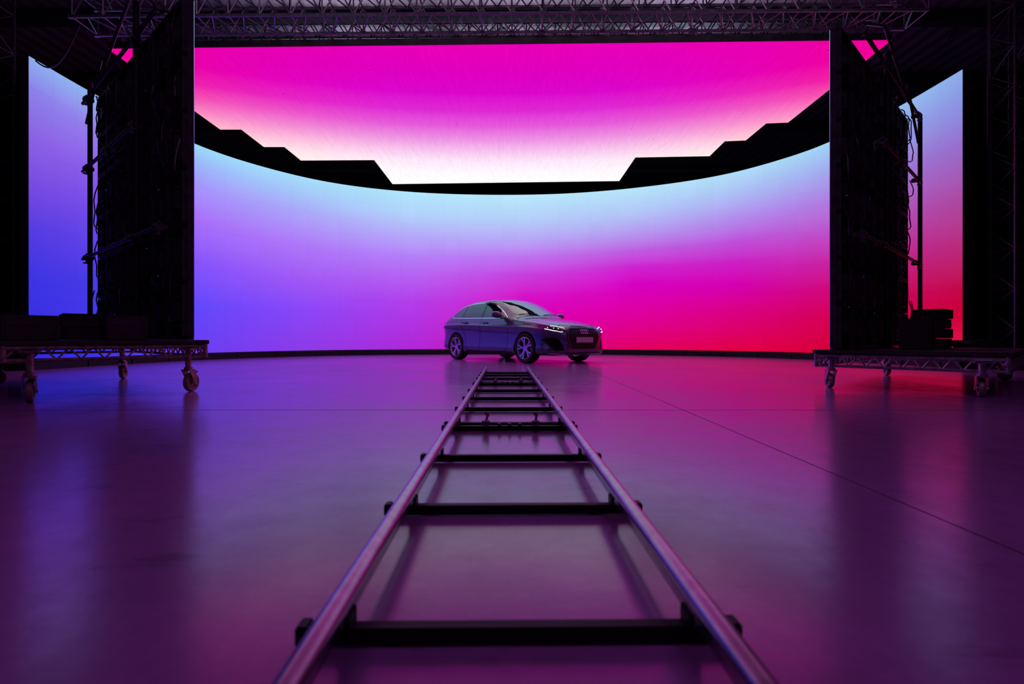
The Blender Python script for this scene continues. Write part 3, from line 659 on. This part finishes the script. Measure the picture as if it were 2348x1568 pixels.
mb.obj('ring_emblem',M_chrome,car)['label']='four interlocking chrome rings'
rib('front_splitter',[[(-.80,.235),(-.6,.215),(0,.21),(.6,.215),(.80,.235)]],.03,'front',1,.02,M_sil)
mb=MB(); mb.box((0,0,.20),(3.4,1.0,.06),bev=.01); mb.obj('underbody',M_line,car)
def wheel(x,sg,steer=0):
    e=empty('wheel',(x,sg*.79,.325),steer,parent=car)
    mb=MB(); mb.lathe([(.235,-.10),(.30,-.112),(.318,-.10),(.325,-.07),(.325,.07),(.318,.10),(.30,.112),(.235,.10)],(0,0,0),(0,1,0),56); mb.obj('tyre',M_rubber,e)
    o=sg
    mb=MB(); mb.lathe([(.238,o*.10),(.226,o*.104),(.218,o*.09),(.21,o*.0),(.21,-o*.09),(.236,-o*.098)],(0,0,0),(0,1,0),56)
    mb.lathe([(.0,o*.075),(.055,o*.078),(.062,o*.06),(.062,o*.03),(.0,o*.03)],(0,0,0),(0,1,0),28)
    for k in range(5):
        a0=math.pi/2+2*math.pi*k/5+.2
        for da in (-1,1):
            a1=a0+da*.10;a2=a0+da*.25
            dirn=lambda a,r,y:Vector((r*math.cos(a),y,r*math.sin(a)))
            tn=lambda a:Vector((-math.sin(a),0,math.cos(a)))
            ps=[(dirn(a0+da*.18,.045,o*.078),.018,a0),(dirn(a1,.12,o*.085),.015,a0),(dirn(a2*.7+a1*.3,.222,o*.098),.023,a0)]
            vs=[]
            for p,w,a in ps:
                t=tn(a)
                vs+=[p+t*w,p-t*w,p-t*w*.8-Vector((0,o*.035,0)),p+t*w*.8-Vector((0,o*.035,0))]
            fs=[[0,1,2,3],[8,9,10,11]]
            for s_ in range(2):
                for j in range(4): fs.append([s_*4+j,s_*4+(j+1)%4,s_*4+4+(j+1)%4,s_*4+4+j])
            mb.add(vs,fs)
    mb.obj('rim',M_rim,e)
    mb=MB(); mb.lathe([(.0,o*.02),(.165,o*.02),(.165,-o*.005),(.0,-o*.005)],(0,0,0),(0,1,0),40); mb.obj('brake_disc',M_disc,e)
for x in (1.30,-1.336):
    for sg in (-1,1): wheel(x,sg)
# ---------------------------------------------------------------- camera / world / added fill lights
cam=bpy.data.cameras.new('camera'); co=bpy.data.objects.new('camera',cam); scene.collection.objects.link(co)
co.location=(0,0,H); co.rotation_euler=(math.radians(90),0,0); cam.sensor_width=36; cam.sensor_fit='HORIZONTAL'; cam.lens=18; cam.shift_y=-10/2348
cam.clip_start=.02; cam.clip_end=200; cam.dof.use_dof=True; cam.dof.focus_distance=11; cam.dof.aperture_fstop=2.8
scene.camera=co
w=bpy.data.worlds.new('world'); scene.world=w; w.use_nodes=True; w.node_tree.nodes['Background'].inputs[0].default_value=(.001,.001,.0015,1)
scene.view_settings.view_transform='Standard'
def area(loc,tgt,e,size,sy,col,spread=180):
    ld=bpy.data.lights.new('fill_light','AREA'); ld.shape='RECTANGLE'; ld.energy=e; ld.size=size; ld.size_y=sy; ld.color=col; ld.spread=math.radians(spread)  # added fill light, not a fixture of the hall
    lo=bpy.data.objects.new('fill_light',ld); lo.location=loc; lo.rotation_euler=(Vector(tgt)-Vector(loc)).to_track_quat('-Z','Y').to_euler(); scene.collection.objects.link(lo)
for x in (-4,0,4): area((x,13.0,6.3),(x,12.5,8.6),26,2.0,1.2,(.8,.65,.9),120)  # added upward fill to brighten the roof sheet and beams
area((0,3.5,7.6),(0,9,5.9),12,10,.4,(.9,.6,.95),70)  # added fill that lifts the camera side of the truss
area((0,-1.5,8.0),(0,2.5,0),60,8,3,(.85,.30,1.0),150)  # added violet fill, stands in for spill on foreground floor and towers
